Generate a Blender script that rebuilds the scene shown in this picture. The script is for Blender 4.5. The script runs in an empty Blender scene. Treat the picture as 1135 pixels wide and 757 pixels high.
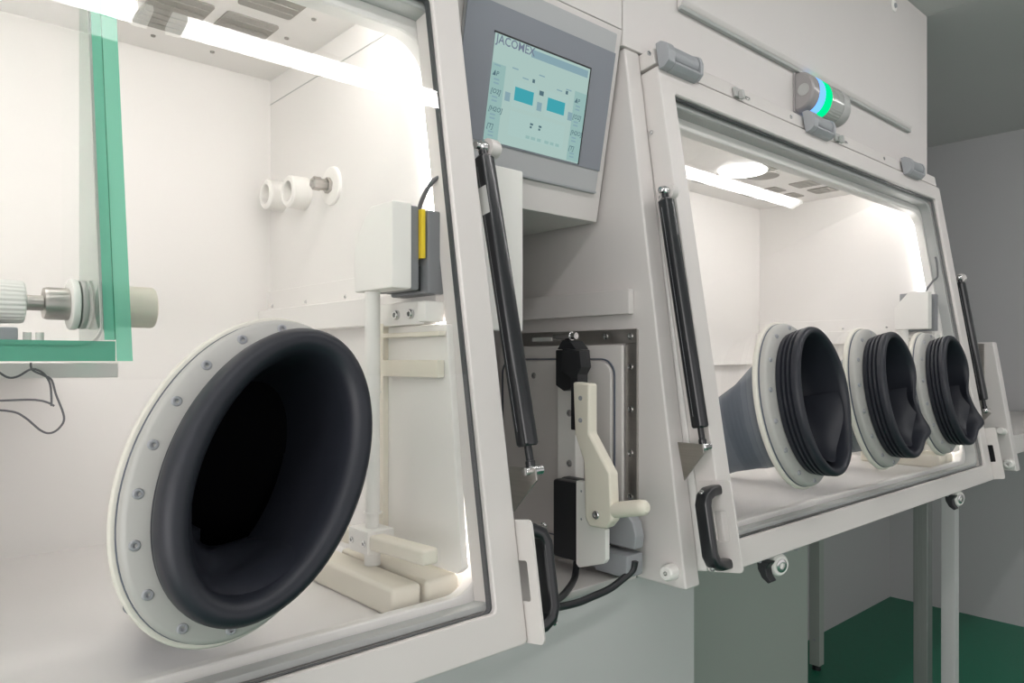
import bpy, bmesh, math, random
from mathutils import Vector, Matrix
from mathutils.geometry import tessellate_polygon
random.seed(7)
H = 1.2                      # eye height: geometry below is written relative to eye level, z=0
SC = bpy.context.scene
COL = SC.collection
TILT = 0.164710155
ST, CT = math.sin(TILT), math.cos(TILT)
PI = math.pi
TAU = 2 * PI

# ------------------------------------------------------------------ materials
def mat(name, col, rough=.5, metal=0., emit=None, es=0., spec=.5, noise=0., nscale=30., coat=0., bump=0., aniso=None):
    m = bpy.data.materials.new(name); m.use_nodes = True
    nt = m.node_tree; b = nt.nodes['Principled BSDF']
    b.inputs['Base Color'].default_value = (*col, 1)
    b.inputs['Roughness'].default_value = rough
    b.inputs['Metallic'].default_value = metal
    b.inputs['Specular IOR Level'].default_value = spec
    b.inputs['Coat Weight'].default_value = coat
    if emit: b.inputs['Emission Color'].default_value = (*emit, 1); b.inputs['Emission Strength'].default_value = es
    if noise or bump:
        tc = nt.nodes.new('ShaderNodeTexCoord'); mp = nt.nodes.new('ShaderNodeMapping')
        nt.links.new(tc.outputs['Object'], mp.inputs[0])
        if aniso: mp.inputs['Scale'].default_value = aniso
        n = nt.nodes.new('ShaderNodeTexNoise'); n.inputs['Scale'].default_value = nscale; n.inputs['Detail'].default_value = 4
        nt.links.new(mp.outputs[0], n.inputs['Vector'])
        if noise:
            mx = nt.nodes.new('ShaderNodeMix'); mx.data_type = 'RGBA'
            lo = tuple(max(0, c * (1 - noise)) for c in col); hi = tuple(min(1, c * (1 + noise)) for c in col)
            mx.inputs[6].default_value = (*lo, 1); mx.inputs[7].default_value = (*hi, 1)
            nt.links.new(n.outputs['Fac'], mx.inputs[0]); nt.links.new(mx.outputs[2], b.inputs['Base Color'])
        if bump:
            bp = nt.nodes.new('ShaderNodeBump'); bp.inputs['Strength'].default_value = bump; bp.inputs['Distance'].default_value = .002
            nt.links.new(n.outputs['Fac'], bp.inputs['Height']); nt.links.new(bp.outputs[0], b.inputs['Normal'])
    return m

def glassy(name, tint, refl_rough=0., f0=.05, diffuse=None, dmix=0.):
    m = bpy.data.materials.new(name); m.use_nodes = True
    nt = m.node_tree; nt.nodes.clear()
    out = nt.nodes.new('ShaderNodeOutputMaterial')
    tr = nt.nodes.new('ShaderNodeBsdfTransparent'); tr.inputs[0].default_value = (*tint, 1)
    gl = nt.nodes.new('ShaderNodeBsdfGlossy'); gl.inputs['Roughness'].default_value = refl_rough; gl.inputs[0].default_value = (1, 1, 1, 1)
    lw = nt.nodes.new('ShaderNodeLayerWeight'); lw.inputs['Blend'].default_value = .5     # two-sided Schlick reflectance
    pw = nt.nodes.new('ShaderNodeMath'); pw.operation = 'POWER'; pw.inputs[1].default_value = 5; nt.links.new(lw.outputs['Facing'], pw.inputs[0])
    fr = nt.nodes.new('ShaderNodeMath'); fr.operation = 'MULTIPLY_ADD'; fr.inputs[1].default_value = 1 - f0; fr.inputs[2].default_value = f0
    nt.links.new(pw.outputs[0], fr.inputs[0])
    base = tr
    if diffuse:
        df = nt.nodes.new('ShaderNodeBsdfDiffuse'); df.inputs[0].default_value = (*diffuse, 1)
        tl = nt.nodes.new('ShaderNodeBsdfTranslucent'); tl.inputs[0].default_value = (*diffuse, 1)
        a = nt.nodes.new('ShaderNodeMixShader'); a.inputs[0].default_value = .5
        nt.links.new(df.outputs[0], a.inputs[1]); nt.links.new(tl.outputs[0], a.inputs[2])
        b2 = nt.nodes.new('ShaderNodeMixShader'); b2.inputs[0].default_value = dmix
        nt.links.new(tr.outputs[0], b2.inputs[1]); nt.links.new(a.outputs[0], b2.inputs[2]); base = b2
    mx = nt.nodes.new('ShaderNodeMixShader')
    nt.links.new(fr.outputs[0], mx.inputs[0]); nt.links.new(base.outputs[0], mx.inputs[1]); nt.links.new(gl.outputs[0], mx.inputs[2])
    nt.links.new(mx.outputs[0], out.inputs[0])
    return m

def emission(name, col, s):
    m = bpy.data.materials.new(name); m.use_nodes = True
    nt = m.node_tree; nt.nodes.clear()
    o = nt.nodes.new('ShaderNodeOutputMaterial'); e = nt.nodes.new('ShaderNodeEmission')
    e.inputs[0].default_value = (*col, 1); e.inputs[1].default_value = s
    nt.links.new(e.outputs[0], o.inputs[0]); return m

M = {}
M['paint'] = mat('white_enamel', (.70, .662, .64), .35, noise=.015, nscale=6, spec=.35)
M['paint_body'] = mat('white_enamel_body', (.68, .645, .628), .42, noise=.02, nscale=5, spec=.3)
M['inner'] = mat('white_chamber_lining', (.80, .779, .757), .45, noise=.01, nscale=4, spec=.3)
M['inner_floor'] = mat('white_chamber_floor', (.82, .795, .78), .3, noise=.01, nscale=4)
M['ptfe'] = mat('white_plastic', (.87, .85, .815), .5, spec=.3)
M['cream'] = mat('cream_polyethylene', (.82, .77, .66), .5, noise=.02, nscale=20, spec=.3)
M['ring_front'] = mat('grey_white_flange', (.43, .425, .405), .4)  # grey-white, darkened to put the front flange's shade into the colour
M['ring_back'] = mat('cream_flange', (.68, .66, .59), .45)
M['rubber'] = mat('navy_black_rubber', (.018, .020, .028), .45, noise=.15, nscale=40, spec=.42)
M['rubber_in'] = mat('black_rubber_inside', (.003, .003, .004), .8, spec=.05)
M['sleeve'] = mat('blue_grey_rubber', (.14, .165, .205), .5, noise=.12, nscale=14, spec=.4)  # rubber colour with the window glass's blue-grey reflection painted in
M['black'] = mat('black_plastic', (.018, .019, .022), .38)
M['blackgloss'] = mat('black_coated_steel', (.014, .015, .018), .28, coat=.3)
M['gasket'] = mat('grey_seal', (.42, .43, .42), .5)
M['dark'] = mat('dark_seal', (.05, .055, .06), .5)
M['darkblue'] = mat('blue_black_seal', (.10, .115, .15), .5)
M['steel'] = mat('polished_steel', (.62, .62, .62), .22, 1.)
M['brushed'] = mat('brushed_stainless', (.50, .475, .45), .38, 1., noise=.12, nscale=8, aniso=(2, 2, 60))
M['leg_steel'] = mat('satin_stainless', (.30, .31, .30), .45, .8, noise=.15, nscale=10, aniso=(30, 30, 1))
M['grey_pl'] = mat('grey_plastic', (.33, .34, .36), .45)
M['hinge'] = mat('grey_hinge_plastic', (.36, .37, .39), .4)
M['grey_light'] = mat('light_grey_plastic', (.45, .45, .44), .45)
M['bezel'] = mat('grey_bezel', (.44, .445, .455), .4)
M['bezel_dark'] = mat('slate_grey_bezel', (.235, .25, .285), .4)
M['vent'] = mat('taupe_vent_mesh', (.30, .285, .26), .6)
M['sens_grey'] = mat('mid_grey_plastic', (.22, .225, .24), .45)
M['yellow'] = mat('yellow_plastic', (.85, .62, .02), .4)
M['floor'] = mat('green_vinyl', (.02, .185, .11), .42, noise=.12, nscale=90, spec=.35)
M['wall'] = mat('grey_wall_paint', (.47, .47, .475), .6, noise=.01, nscale=3)
M['ceil'] = mat('ceiling_paint', (.55, .55, .54), .7, noise=.01, nscale=3)
M['cab'] = mat('grey_white_laminate', (.56, .565, .56), .4, noise=.01, nscale=3)
M['cab2'] = mat('pale_green_grey_laminate', (.37, .40, .37), .45, noise=.01, nscale=3)  # grey laminate with the floor's green bounce light put into its colour
M['glass'] = glassy('window_glass', (.985, .99, .985))
M['clear'] = glassy('clear_acrylic', (.985, .992, .988), f0=.006)
M['green_edge'] = glassy('green_glass_edge', (.45, .88, .70), diffuse=(.22, .70, .52), dmix=.66, f0=.02)
M['green_dark'] = glassy('dark_green_glass_edge', (.2, .65, .5), diffuse=(.03, .34, .21), dmix=.8)
M['lamp'] = emission('fluorescent_glow', (1.0, .967, .96), 19.)
M['lampcap'] = mat('lamp_end_cap', (.8, .8, .76), .5, emit=(.9, .93, .88), es=4.)
M['interior_lamp'] = emission('chamber_lamp_glow', (1.0, .96, .935), 19.)
M['disc_lamp'] = emission('round_lamp_glow', (1.0, .98, .95), 9.)
M['blue_led'] = emission('blue_led', (.16, .42, 1.0), 1.6)
M['green_led'] = emission('green_led', (.0, .85, .30), 1.1)
M['beacon'] = mat('smoke_grey_lens', (.34, .32, .32), .25, coat=.3)
M['beacon_clear'] = mat('frosted_lens', (.42, .43, .41), .25, coat=.4)
M['cable'] = mat('grey_cable', (.10, .10, .11), .45)
M['white_lbl'] = mat('white_sticker', (.62, .62, .60), .5)
M['ink'] = mat('black_ink', (.02, .02, .025), .5)
def scr(name, c, s=1.0): return emission(name, c, s)
M['s_bg'] = scr('screen_pale_teal', (.40, .55, .515))
M['s_bar'] = scr('screen_blue_grey', (.24, .37, .42))
M['s_box'] = scr('screen_light', (.40, .56, .53))
M['s_box2'] = scr('screen_grey', (.30, .47, .45))
M['s_teal'] = scr('screen_teal', (.055, .36, .42))
M['s_txt'] = scr('screen_dark_text', (.09, .16, .19))
M['s_logo'] = scr('screen_logo_grey', (.17, .20, .27))

# ------------------------------------------------------------------ mesh kit
def TP(v): # window plane frame (x, up the tilt, outward) -> world
    x, s, d = v
    return Vector((x, .7 + s * ST - d * CT, s * CT + d * ST))

class MB:
    def __init__(s): s.bm = bmesh.new(); s.mi = 0
    def take(s, b, xf=None):
        b.verts.index_update()
        vs = [s.bm.verts.new(xf(v.co) if xf else v.co) for v in b.verts]
        for f in b.faces:
            try:
                nf = s.bm.faces.new([vs[v.index] for v in f.verts]); nf.material_index = s.mi; nf.smooth = True
            except ValueError: pass
        b.free(); return s
    def box(s, lo, hi, bev=0., xf=None, seg=2):
        b = bmesh.new(); r = bmesh.ops.create_cube(b, size=1)
        lo, hi = Vector(lo), Vector(hi)
        for v in b.verts: v.co = Vector([lo[i] + (v.co[i] + .5) * (hi[i] - lo[i]) for i in range(3)])
        if bev: bmesh.ops.bevel(b, geom=b.edges[:], offset=bev, segments=seg, profile=.5, affect='EDGES')
        return s.take(b, xf)
    def prism(s, poly, axis, a, b_, bev=0., xf=None, seg=2):
        """poly: 2-D outline in the two other axes (in x,y,z order), extruded from a to b_ along axis"""
        b = bmesh.new(); o = [i for i in range(3) if i != axis]
        def P(p, t):
            v = [0, 0, 0]; v[axis] = t; v[o[0]], v[o[1]] = p; return v
        A = [b.verts.new(P(p, a)) for p in poly]; B = [b.verts.new(P(p, b_)) for p in poly]
        n = len(poly); b.faces.new(A[::-1]); b.faces.new(B)
        for i in range(n): b.faces.new([A[i], A[(i + 1) % n], B[(i + 1) % n], B[i]])
        bmesh.ops.recalc_face_normals(b, faces=b.faces[:])
        if bev: bmesh.ops.bevel(b, geom=b.edges[:], offset=bev, segments=seg, profile=.5, affect='EDGES')
        return s.take(b, xf)
    def loft(s, rings, close_ends=True, closed=True, xf=None):
        b = bmesh.new(); R = [[b.verts.new(p) for p in r] for r in rings]; n = len(R[0])
        for i in range(len(R) - 1):
            for j in range(n if closed else n - 1):
                b.faces.new([R[i][j], R[i][(j + 1) % n], R[i + 1][(j + 1) % n], R[i + 1][j]])
        if close_ends: b.faces.new(R[0][::-1]); b.faces.new(R[-1])
        bmesh.ops.recalc_face_normals(b, faces=b.faces[:])
        return s.take(b, xf)
    def ringloop(s, rings, xf=None):
        """closed torus-like sweep: rings joined and last joined to first"""
        return s.loft(list(rings) + [rings[0]], close_ends=False, xf=xf)
    def cyl(s, p0, p1, r0, r1=None, n=24, bev=0., xf=None, flute=0, depth=0.):
        p0, p1 = Vector(p0), Vector(p1); r1 = r0 if r1 is None else r1
        ax = (p1 - p0); L = ax.length; ax.normalize()
        u = ax.orthogonal().normalized(); w = ax.cross(u)
        st = [(0, r0), (L, r1)]
        if bev: st = [(0, r0 - bev), (bev * .3, r0 - bev * .3), (bev, r0), (L - bev, r1), (L - bev * .3, r1 - bev * .3), (L, r1 - bev)]
        rings = []
        for t, r in st:
            ring = []
            for k in range(n):
                a = TAU * k / n; rr = r * (1 - depth * (1 if flute and (k * flute * 2 // n) % 2 else 0))
                ring.append(p0 + ax * t + (u * math.cos(a) + w * math.sin(a)) * rr)
            rings.append(ring)
        return s.loft(rings, xf=xf)
    def lathe(s, prof, o, ax, n=32, xf=None, cap=True):
        """prof: (distance along ax, radius)"""
        o, ax = Vector(o), Vector(ax).normalized(); u = ax.orthogonal().normalized(); w = ax.cross(u)
        rings = [[o + ax * t + (u * math.cos(TAU * k / n) + w * math.sin(TAU * k / n)) * max(r, 1e-5) for k in range(n)] for t, r in prof]
        return s.loft(rings, close_ends=cap, xf=xf)
    def tube(s, pts, r, n=10, sub=6, xf=None):
        P = [Vector(p) for p in pts]
        if sub > 1 and len(P) > 2:
            Q = []
            for i in range(len(P) - 1):
                a, b, c, d = P[max(i - 1, 0)], P[i], P[i + 1], P[min(i + 2, len(P) - 1)]
                for k in range(sub):
                    t = k / sub
                    Q.append(.5 * ((2 * b) + (c - a) * t + (2 * a - 5 * b + 4 * c - d) * t * t + (3 * b - a - 3 * c + d) * t ** 3))
            Q.append(P[-1]); P = Q
        T = [(P[min(i + 1, len(P) - 1)] - P[max(i - 1, 0)]).normalized() for i in range(len(P))]
        u = T[0].orthogonal().normalized(); rings = []
        for p, t in zip(P, T):
            u = (u - t * u.dot(t)).normalized(); w = t.cross(u)
            rings.append([p + (u * math.cos(TAU * k / n) + w * math.sin(TAU * k / n)) * r for k in range(n)])
        return s.loft(rings, xf=xf)
    def sphere(s, c, r, sc=(1, 1, 1), xf=None, n=16):
        b = bmesh.new(); bmesh.ops.create_uvsphere(b, u_segments=n, v_segments=n // 2, radius=r)
        for v in b.verts: v.co = Vector(c) + Vector([v.co[i] * sc[i] for i in range(3)])
        return s.take(b, xf)
    def quad(s, a, b_, c, d, xf=None):
        b = bmesh.new(); b.faces.new([b.verts.new(p) for p in (a, b_, c, d)]); return s.take(b, xf)

def rrect(x0, x1, y0, y1, r, n=6):
    P = []
    for cx, cy, a0 in ((x1 - r, y1 - r, 0), (x0 + r, y1 - r, PI / 2), (x0 + r, y0 + r, PI), (x1 - r, y0 + r, 1.5 * PI)):
        for k in range(n + 1):
            a = a0 + PI / 2 * k / n; P.append((cx + r * math.cos(a), cy + r * math.sin(a)))
    return P

def frame_rings(outer, inner, d0, d1, bev=0.):
    """four or more rings of a flat frame between two outlines with equal point counts; (u, v, depth)"""
    R = []
    def ring(P, d): return [(x, y, d) for x, y in P]
    def mix(A, B, t): return [(a[0] + (b[0] - a[0]) * t, a[1] + (b[1] - a[1]) * t) for a, b in zip(A, B)]
    def toward(A, B, dist):
        out = []
        for a, b in zip(A, B):
            v = Vector((b[0] - a[0], b[1] - a[1])); L = v.length or 1; v = v / L * min(dist * 1.2, L * .4); out.append((a[0] + v.x, a[1] + v.y))
        return out
    if bev:
        return [ring(outer, d0), ring(outer, d1 - bev), ring(toward(outer, inner, bev * .35), d1 - bev * .3), ring(toward(outer, inner, bev), d1),
                ring(toward(inner, outer, bev * .5), d1), ring(inner, d1 - bev * .5), ring(inner, d0)]
    return [ring(outer, d0), ring(outer, d1), ring(inner, d1), ring(inner, d0)]

def root_loc(p):
    while p.parent: p = p.parent
    return p.location
def obj(name, mb, mats, parent=None, sharp=35, label=None):
    me = bpy.data.meshes.new(name)
    bm = mb.bm
    if parent is None:
        xs = [v.co for v in bm.verts]
        lo = Vector([min(c[i] for c in xs) for i in range(3)]); hi = Vector([max(c[i] for c in xs) for i in range(3)])
        base = Vector(((lo.x + hi.x) / 2, (lo.y + hi.y) / 2, lo.z + H))
    else: base = root_loc(parent)
    for v in bm.verts: v.co = v.co + Vector((0, 0, H)) - base
    bmesh.ops.recalc_face_normals(bm, faces=bm.faces[:])
    bm.to_mesh(me); bm.free()
    for m in (mats if isinstance(mats, (list, tuple)) else [mats]): me.materials.append(M[m] if isinstance(m, str) else m)
    try: me.set_sharp_from_angle(angle=math.radians(sharp))
    except Exception: pass
    o = bpy.data.objects.new(name, me); COL.objects.link(o)
    if len(me.polygons) > 5:
        wn = o.modifiers.new('weighted_normals', 'WEIGHTED_NORMAL'); wn.keep_sharp = True
    if parent is None: o.location = base
    else: o.parent = parent
    if label: o['label'] = label
    return o
def tag(o, label, cat, group=None):
    o['label'] = label; o['category'] = cat
    if group: o['group'] = group
    return o
def thing(name, label, cat, loc, group=None):
    o = bpy.data.objects.new(name, None); o.empty_display_size = .05; COL.objects.link(o)
    o.location = Vector(loc) + Vector((0, 0, H)); return tag(o, label, cat, group)
def struct(name, mb, m):
    o = obj(name, mb, m); o['kind'] = 'structure'; return o
def screw(name, parent, p, ax, r=.004, h=.002, m='steel', xf=None):
    """socket-head screw: dished head with a hex recess"""
    mb = MB(); p, ax = Vector(p), Vector(ax).normalized()
    mb.lathe([(0, r), (h * .7, r), (h, r * .85), (h, r * .5), (h * .3, r * .45), (h * .25, 0)], p, ax, 14, xf=xf)
    return obj(name, mb, m, parent)

# ------------------------------------------------------------------ the room
XW, YB, YF, XL, ZC, ZF = 3.92, 1.50, -2.6, -2.4, 1.04, -H
struct('floor', MB().box((XL, YF, ZF - .05), (XW, YB, ZF)), 'floor')
struct('ceiling', MB().box((XL, YF, ZC), (2.418, YB, ZC + .05)).box((2.421, YF, ZC), (XW, YB, ZC + .05)).box((2.418, YF, ZC + .003), (2.421, YB, ZC + .05)), 'ceil')
struct('wall_back', MB().box((XL, YB, ZF), (XW, YB + .05, ZC)), 'wall')
struct('wall_right', MB().box((XW, YF, ZF), (XW + .05, YB, ZC)), 'wall')
struct('wall_left', MB().box((XL - .05, YF, ZF), (XL, YB, ZC)), 'wall')
struct('wall_front', MB().box((XL, YF - .05, ZF), (XW, YF, ZC)), 'wall')
M['daylight'] = emission('frosted_daylight_glazing', (1.0, .965, .96), .95)
M['daylight_side'] = emission('frosted_side_glazing', (1.0, .965, .96), 3.6)
struct('window_1', MB().box((XL + .02, YF + .0005, ZF + .02), (XW - .02, YF + .01, ZC - .02)), 'daylight')  # added glowing panel, unseen behind the camera, to brighten the frames

struct('window_2', MB().box((XL + .0005, YF + .1, ZF + .3), (XL + .01, YB - .05, ZC - .05)), 'daylight_side')  # added glowing panel on the unseen left wall, brightening left-facing sides
# ceiling strip lamps (their reflections cross both windows)
LG = 'fluorescent strip lamps on the ceiling'
for x0, x1, lb in ((-1.0, .475, 'fluorescent ceiling strip lamp mirrored at the top left of the near window'), (.515, 1.96, 'middle fluorescent ceiling strip lamp mirrored along the top of the near window'), (1.99, 3.34, 'fluorescent ceiling strip lamp mirrored in the far window')):
    t = thing('ceiling_lamp', lb, 'lamp', ((x0 + x1) / 2, -.0, ZC - .03), LG)
    obj('housing', MB().box((x0, -.032, ZC - .012), (x1, .038, ZC), .003), 'paint', t)
    obj('tube_diffuser', MB().prism([(-.025, ZC - .012), (-.021, ZC - .026), (.027, ZC - .026), (.031, ZC - .012)], 0, x0 + .03, x1 - .03), 'lamp', t)
    obj('end_cap', MB().box((x0, -.026, ZC - .027), (x0 + .03, .032, ZC - .0125)), 'lampcap', t)
    obj('end_cap', MB().box((x1 - .03, -.026, ZC - .027), (x1, .032, ZC - .0125)), 'lampcap', t)

# ------------------------------------------------------------------ isolator chambers
BACK, CEILZ, FLZ = 1.335, .525, -.30
def pY(z, d=0.): # Y on the window plane at height z
    return .7 + ST / CT * z - d / CT
def chamber(dx, xl, xr, label, side):
    """fixed chamber body: dx is the module offset, xl/xr inner faces"""
    t = thing('glovebox_chamber', label, 'glovebox', ((xl + xr) / 2, 1.0, -.36))
    # frame hole in the window plane
    hx0, hx1 = xr - 1.27 - .03, xr + .011
    yf = lambda z: pY(z, -.062)
    obj('work_floor', MB().prism([(yf(FLZ - .02), FLZ - .02), (BACK, FLZ - .02), (BACK, FLZ), (yf(FLZ), FLZ)], 0, xl - .012, xr + .012), 'inner_floor', t)
    obj('back_panel', MB().box((xl - .012, BACK, FLZ - .02), (xr + .012, BACK + .012, CEILZ + .012)), 'inner', t)
    for a, b in ((xl - .012, xl), (xr, xr + .012)):
        obj('side_panel', MB().prism([(yf(FLZ), FLZ), (BACK, FLZ), (BACK, CEILZ), (yf(CEILZ), CEILZ)], 0, a, b), 'inner', t)
    c = obj('ceiling_panel', MB().box((xl - .012, yf(CEILZ), CEILZ), (xr + .012, BACK, CEILZ + .012)), 'inner', t)
    # front flange with rounded opening
    o = rrect(xl - .012, xr + .012, -.345, .545, .004, 8)
    i = rrect(hx0 + .033, hx1 - .022, -.279, .446, .045, 8)
    obj('front_flange', MB().ringloop(frame_rings(o, i, -.062, -.042, .004), xf=TP), 'inner', t)
    # seal just behind the glass
    o = rrect(hx0 + .001, hx1 - .001, -.298, .477, .03, 8); i = rrect(hx0 + .011, hx1 - .011, -.289, .466, .035, 8)
    obj('window_seal', MB().ringloop(frame_rings(o, i, -.0415, -.016, .004), xf=TP), 'gasket', t)
    # top trim strip above the hinged frame
    obj('top_trim', MB().box((xl - .013, .526, -.075), (xr + .055, .556, -.004), .003, xf=TP), 'paint', t)
    for k in range(5):
        x = xr - 1.327 + k * .5 + (.0 if k < 3 else -.0)
        if x < xr + .05: screw('trim_screw', t, (x, .540, -.004), (0, 0, 1), .0045, .002, 'steel', xf=TP)
    # glow strip lamp at the front edge of the chamber ceiling
    obj('lamp_strip', MB().box((xl + .05, .872, .503), (xr - .012, .888, CEILZ), .003), 'interior_lamp', t)
    obj('lamp_strip', MB().box((xr - .0075, -.25, -.080), (xr - .0005, .42, -.067), .001, xf=TP), 'interior_lamp', t)
    return t, c
chL, ceL = chamber(0, -.72, .585, 'near white glovebox chamber behind the left window, bright lining', 'l')
chR, ceR = chamber(1.77, 1.055, 2.355, 'far white glovebox chamber behind the right window with three ports', 'r')

# chamber ceiling vents and lamps
def vent(par, x0, x1, y0, y1):
    mb = MB().prism(rrect(x0, x1, y0, y1, .006, 4), 2, CEILZ - .0025, CEILZ + .001)
    n = 7
    for k in range(1, n):
        y = y0 + (y1 - y0) * k / n
        mb.box((x0 + .004, y - .0008, CEILZ - .004), (x1 - .004, y + .0008, CEILZ - .0025))
    return obj('vent', mb, 'vent', par)
for i in range(6):
    for (y0, y1) in ((1.105, 1.238), (.935, 1.072)):
        vent(ceL, .418 - .0995 * i, .50 - .0995 * i, y0, y1)
for x, y in ((.455, 1.273), (.361, 1.273), (.526, 1.138), (.528, 1.047), (.26, 1.273)):
    obj('ceiling_screw', MB().lathe([(0, .004), (.002, .0035), (.002, .0015), (.001, 0)], (x, y, CEILZ), (0, 0, -1), 10), 'vent', ceL)
for i in range(4):
    for (y0, y1) in ((1.125, 1.25), (.943, 1.085)):
        if i in (2,): continue
        vent(ceR, 2.19 - .115 * i - (.0 if i < 2 else .03), 2.262 - .115 * i - (.0 if i < 2 else .03), y0, y1)
obj('round_lamp', MB().lathe([(0, .064), (.006, .064), (.008, .061), (.008, 0)], (1.827, 1.086, CEILZ), (0, 0, -1), 40), 'disc_lamp', chR)
obj('round_vent', MB().lathe([(0, .045), (.003, .045), (.003, 0)], (1.925, 1.082, CEILZ), (0, 0, -1), 32), 'vent', chR)
obj('round_lamp', MB().lathe([(0, .064), (.006, .064), (.008, .061), (.008, 0)], (.02, 1.0, CEILZ), (0, 0, -1), 40), 'disc_lamp', chL)

# side wall strips on both chambers, at the right wall
for t, xr in ((chL, .585), (chR, 2.355)):
    w = obj('wall_strip', MB().box((xr - .005, .80, .092), (xr, BACK, .128), .001), 'inner', t)
    for y in (1.315, 1.18, 1.043, .91): screw('strip_screw', w, (xr - .005, y, .10), (-1, 0, 0), .0035, .0015)
    obj('guide_board', MB().box((xr - .024, .775, .05), (xr, BACK, .0915), .002), 'inner', t)
obj('panel_seam', MB().box((.5842, .9, .4795), (.585, BACK, .481)), 'gasket', chL)
obj('rear_ledge', MB().box((1.055, BACK - .02, -.016), (2.33, BACK, .003), .002), 'inner', chR)

# sliding door mechanism inside each chamber (both chambers hold one)
def mech(dx, where):
    G = None
    # sliding board
    t = thing('sliding_door', f'white sliding door board standing at the right wall {where}', 'door', (.555 + dx, .80, FLZ))
    obj('door_board', MB().prism([(.735, .045), (.880, .045), (.880, -.262), (.716, -.262), (.704, -.254)], 0, .549 + dx, .560 + dx, .002), 'ptfe', t)
    obj('edge_post', MB().box((.540 + dx, .868, -.262), (.549 + dx, .882, .05), .001), 'cream', t)
    obj('cross_rail', MB().box((.537 + dx, .738, -.022), (.548 + dx, .868, .0), .0015), 'cream', t)
    obj('cross_rail', MB().box((.537 + dx, .735, .03), (.548 + dx, .868, .036), .001), 'cream', t)
    br = obj('bolt_plate', MB().box((.541 + dx, .772, .046), (.560 + dx, .893, .076), .001).box((.531 + dx, .755, .048), (.560 + dx, .772, .074), .002), 'ptfe', t)
    for y in (.834, .80): screw('bolt', br, (.541 + dx, y, .060), (-1, 0, 0), .0065, .005)
    # base blocks
    for (x0, x1, y0, y1, lb) in ((.462, .503, .722, .94, f'cream plastic block on the chamber floor under the post {where}'), (.509, .560, .722, .93, f'cream plastic block on the chamber floor under the sliding board {where}')):
        tag(obj('floor_block', MB().box((x0 + dx, y0, FLZ), (x1 + dx, y1, -.264), .006, seg=3), 'cream'), lb, 'block', f'cream floor blocks')
    # post with sensor bracket
    t = thing('sensor_post', f'white post carrying a chamfered sensor bracket {where}', 'post', (.5 + dx, .829, -.264))
    mb = MB().lathe([(0, .0105), (.030, .0105), (.030, .0085), (.066, .0085), (.066, .012), (.068, .012), (.068, .0095), (.222, .0095), (.222, .0115), (.224, .0115), (.224, .0098), (.360, .0098)], (.5 + dx, .829, -.264), (0, 0, 1), 20)
    obj('post', mb, 'ptfe', t)
    obj('bracket_block', MB().prism([(.762, .088), (.854, .088), (.854, .152), (.815, .195), (.762, .195)], 0, .487 + dx, .516 + dx, .003), 'ptfe', t)
    hb = obj('clamp_bar', MB().prism([(.692, -.217), (.895, -.224), (.895, -.243), (.692, -.236)], 0, .483 + dx, .506 + dx, .004, seg=3), 'cream', t)
    cl = obj('clamp_block', MB().box((.480 + dx, .808, -.246), (.520 + dx, .856, -.216), .002), 'ptfe', t)
    for y in (.846, .816): screw('clamp_screw', cl, (.480 + dx, y, -.232), (-1, 0, 0), .0042, .002)
    # sensor
    t = thing('safety_sensor', ('two piece grey sensor with a yellow stripe' if dx == 0 else 'two piece grey sensor') + f' clamped beside the bracket {where}', 'sensor', (.535 + dx, .80, .085))
    obj('reader', MB().box((.517 + dx, .768, .088), (.531 + dx, .850, .194), .003), 'sens_grey', t)
    obj('coded_tag', MB().box((.540 + dx, .762, .084), (.566 + dx, .850, .190), .003), 'sens_grey', t)
    if dx == 0: obj('stripe', MB().box((.5312 + dx, .763, .128), (.5372 + dx, .846, .190), .001), 'yellow', t)
    obj('connector', MB().box((.531 + dx, .778, .088), (.540 + dx, .846, .120), .001), 'black', t)
    obj('cable', MB().tube([(.545 + dx, .79, .19), (.547 + dx, .785, .207), (.553 + dx, .772, .228), (.566 + dx, .765, .242), (.572 + dx, .768, .28), (.5835 + dx, .775, .30)], .003), 'cable', t)
mech(0, 'in the near chamber')
mech(1.77, 'in the far chamber')

# sockets on the near chamber's right wall
for y, z, kind, lb in ((1.284, .299, 0, 'white ring socket on the near chamber wall, furthest from the window'), (1.193, .289, 0, 'white ring socket in the middle of three on the near chamber wall'), (1.095, .285, 1, 'white disc fitting with a metal stub on the near chamber wall')):
    t = thing('wall_socket', lb, 'fitting', (.585, y, z - .028), 'white fittings on the chamber wall')
    if kind == 0:
        obj('socket_ring', MB().lathe([(0, .028), (.030, .027), (.033, .024), (.033, .018), (.030, .016), (.004, .016), (.004, 0)], (.585, y, z), (-1, 0, 0), 28), 'ptfe', t)
        obj('nozzle', MB().lathe([(0, .006), (.012, .006), (.012, .003), (.006, 0)], (.581, y, z), (-1, 0, 0), 12), 'brushed', t)
    else:
        obj('socket_disc', MB().lathe([(0, .032), (.004, .031), (.006, .028), (.006, 0)], (.585, y, z), (-1, 0, 0), 32), 'ptfe', t)
        obj('metal_stub', MB().lathe([(.006, .013), (.012, .013), (.012, .009), (.022, .009), (.022, .011), (.034, .011), (.036, .009), (.036, .005), (.03, 0)], (.585, y, z), (-1, 0, 0), 6), 'brushed', t)

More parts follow.
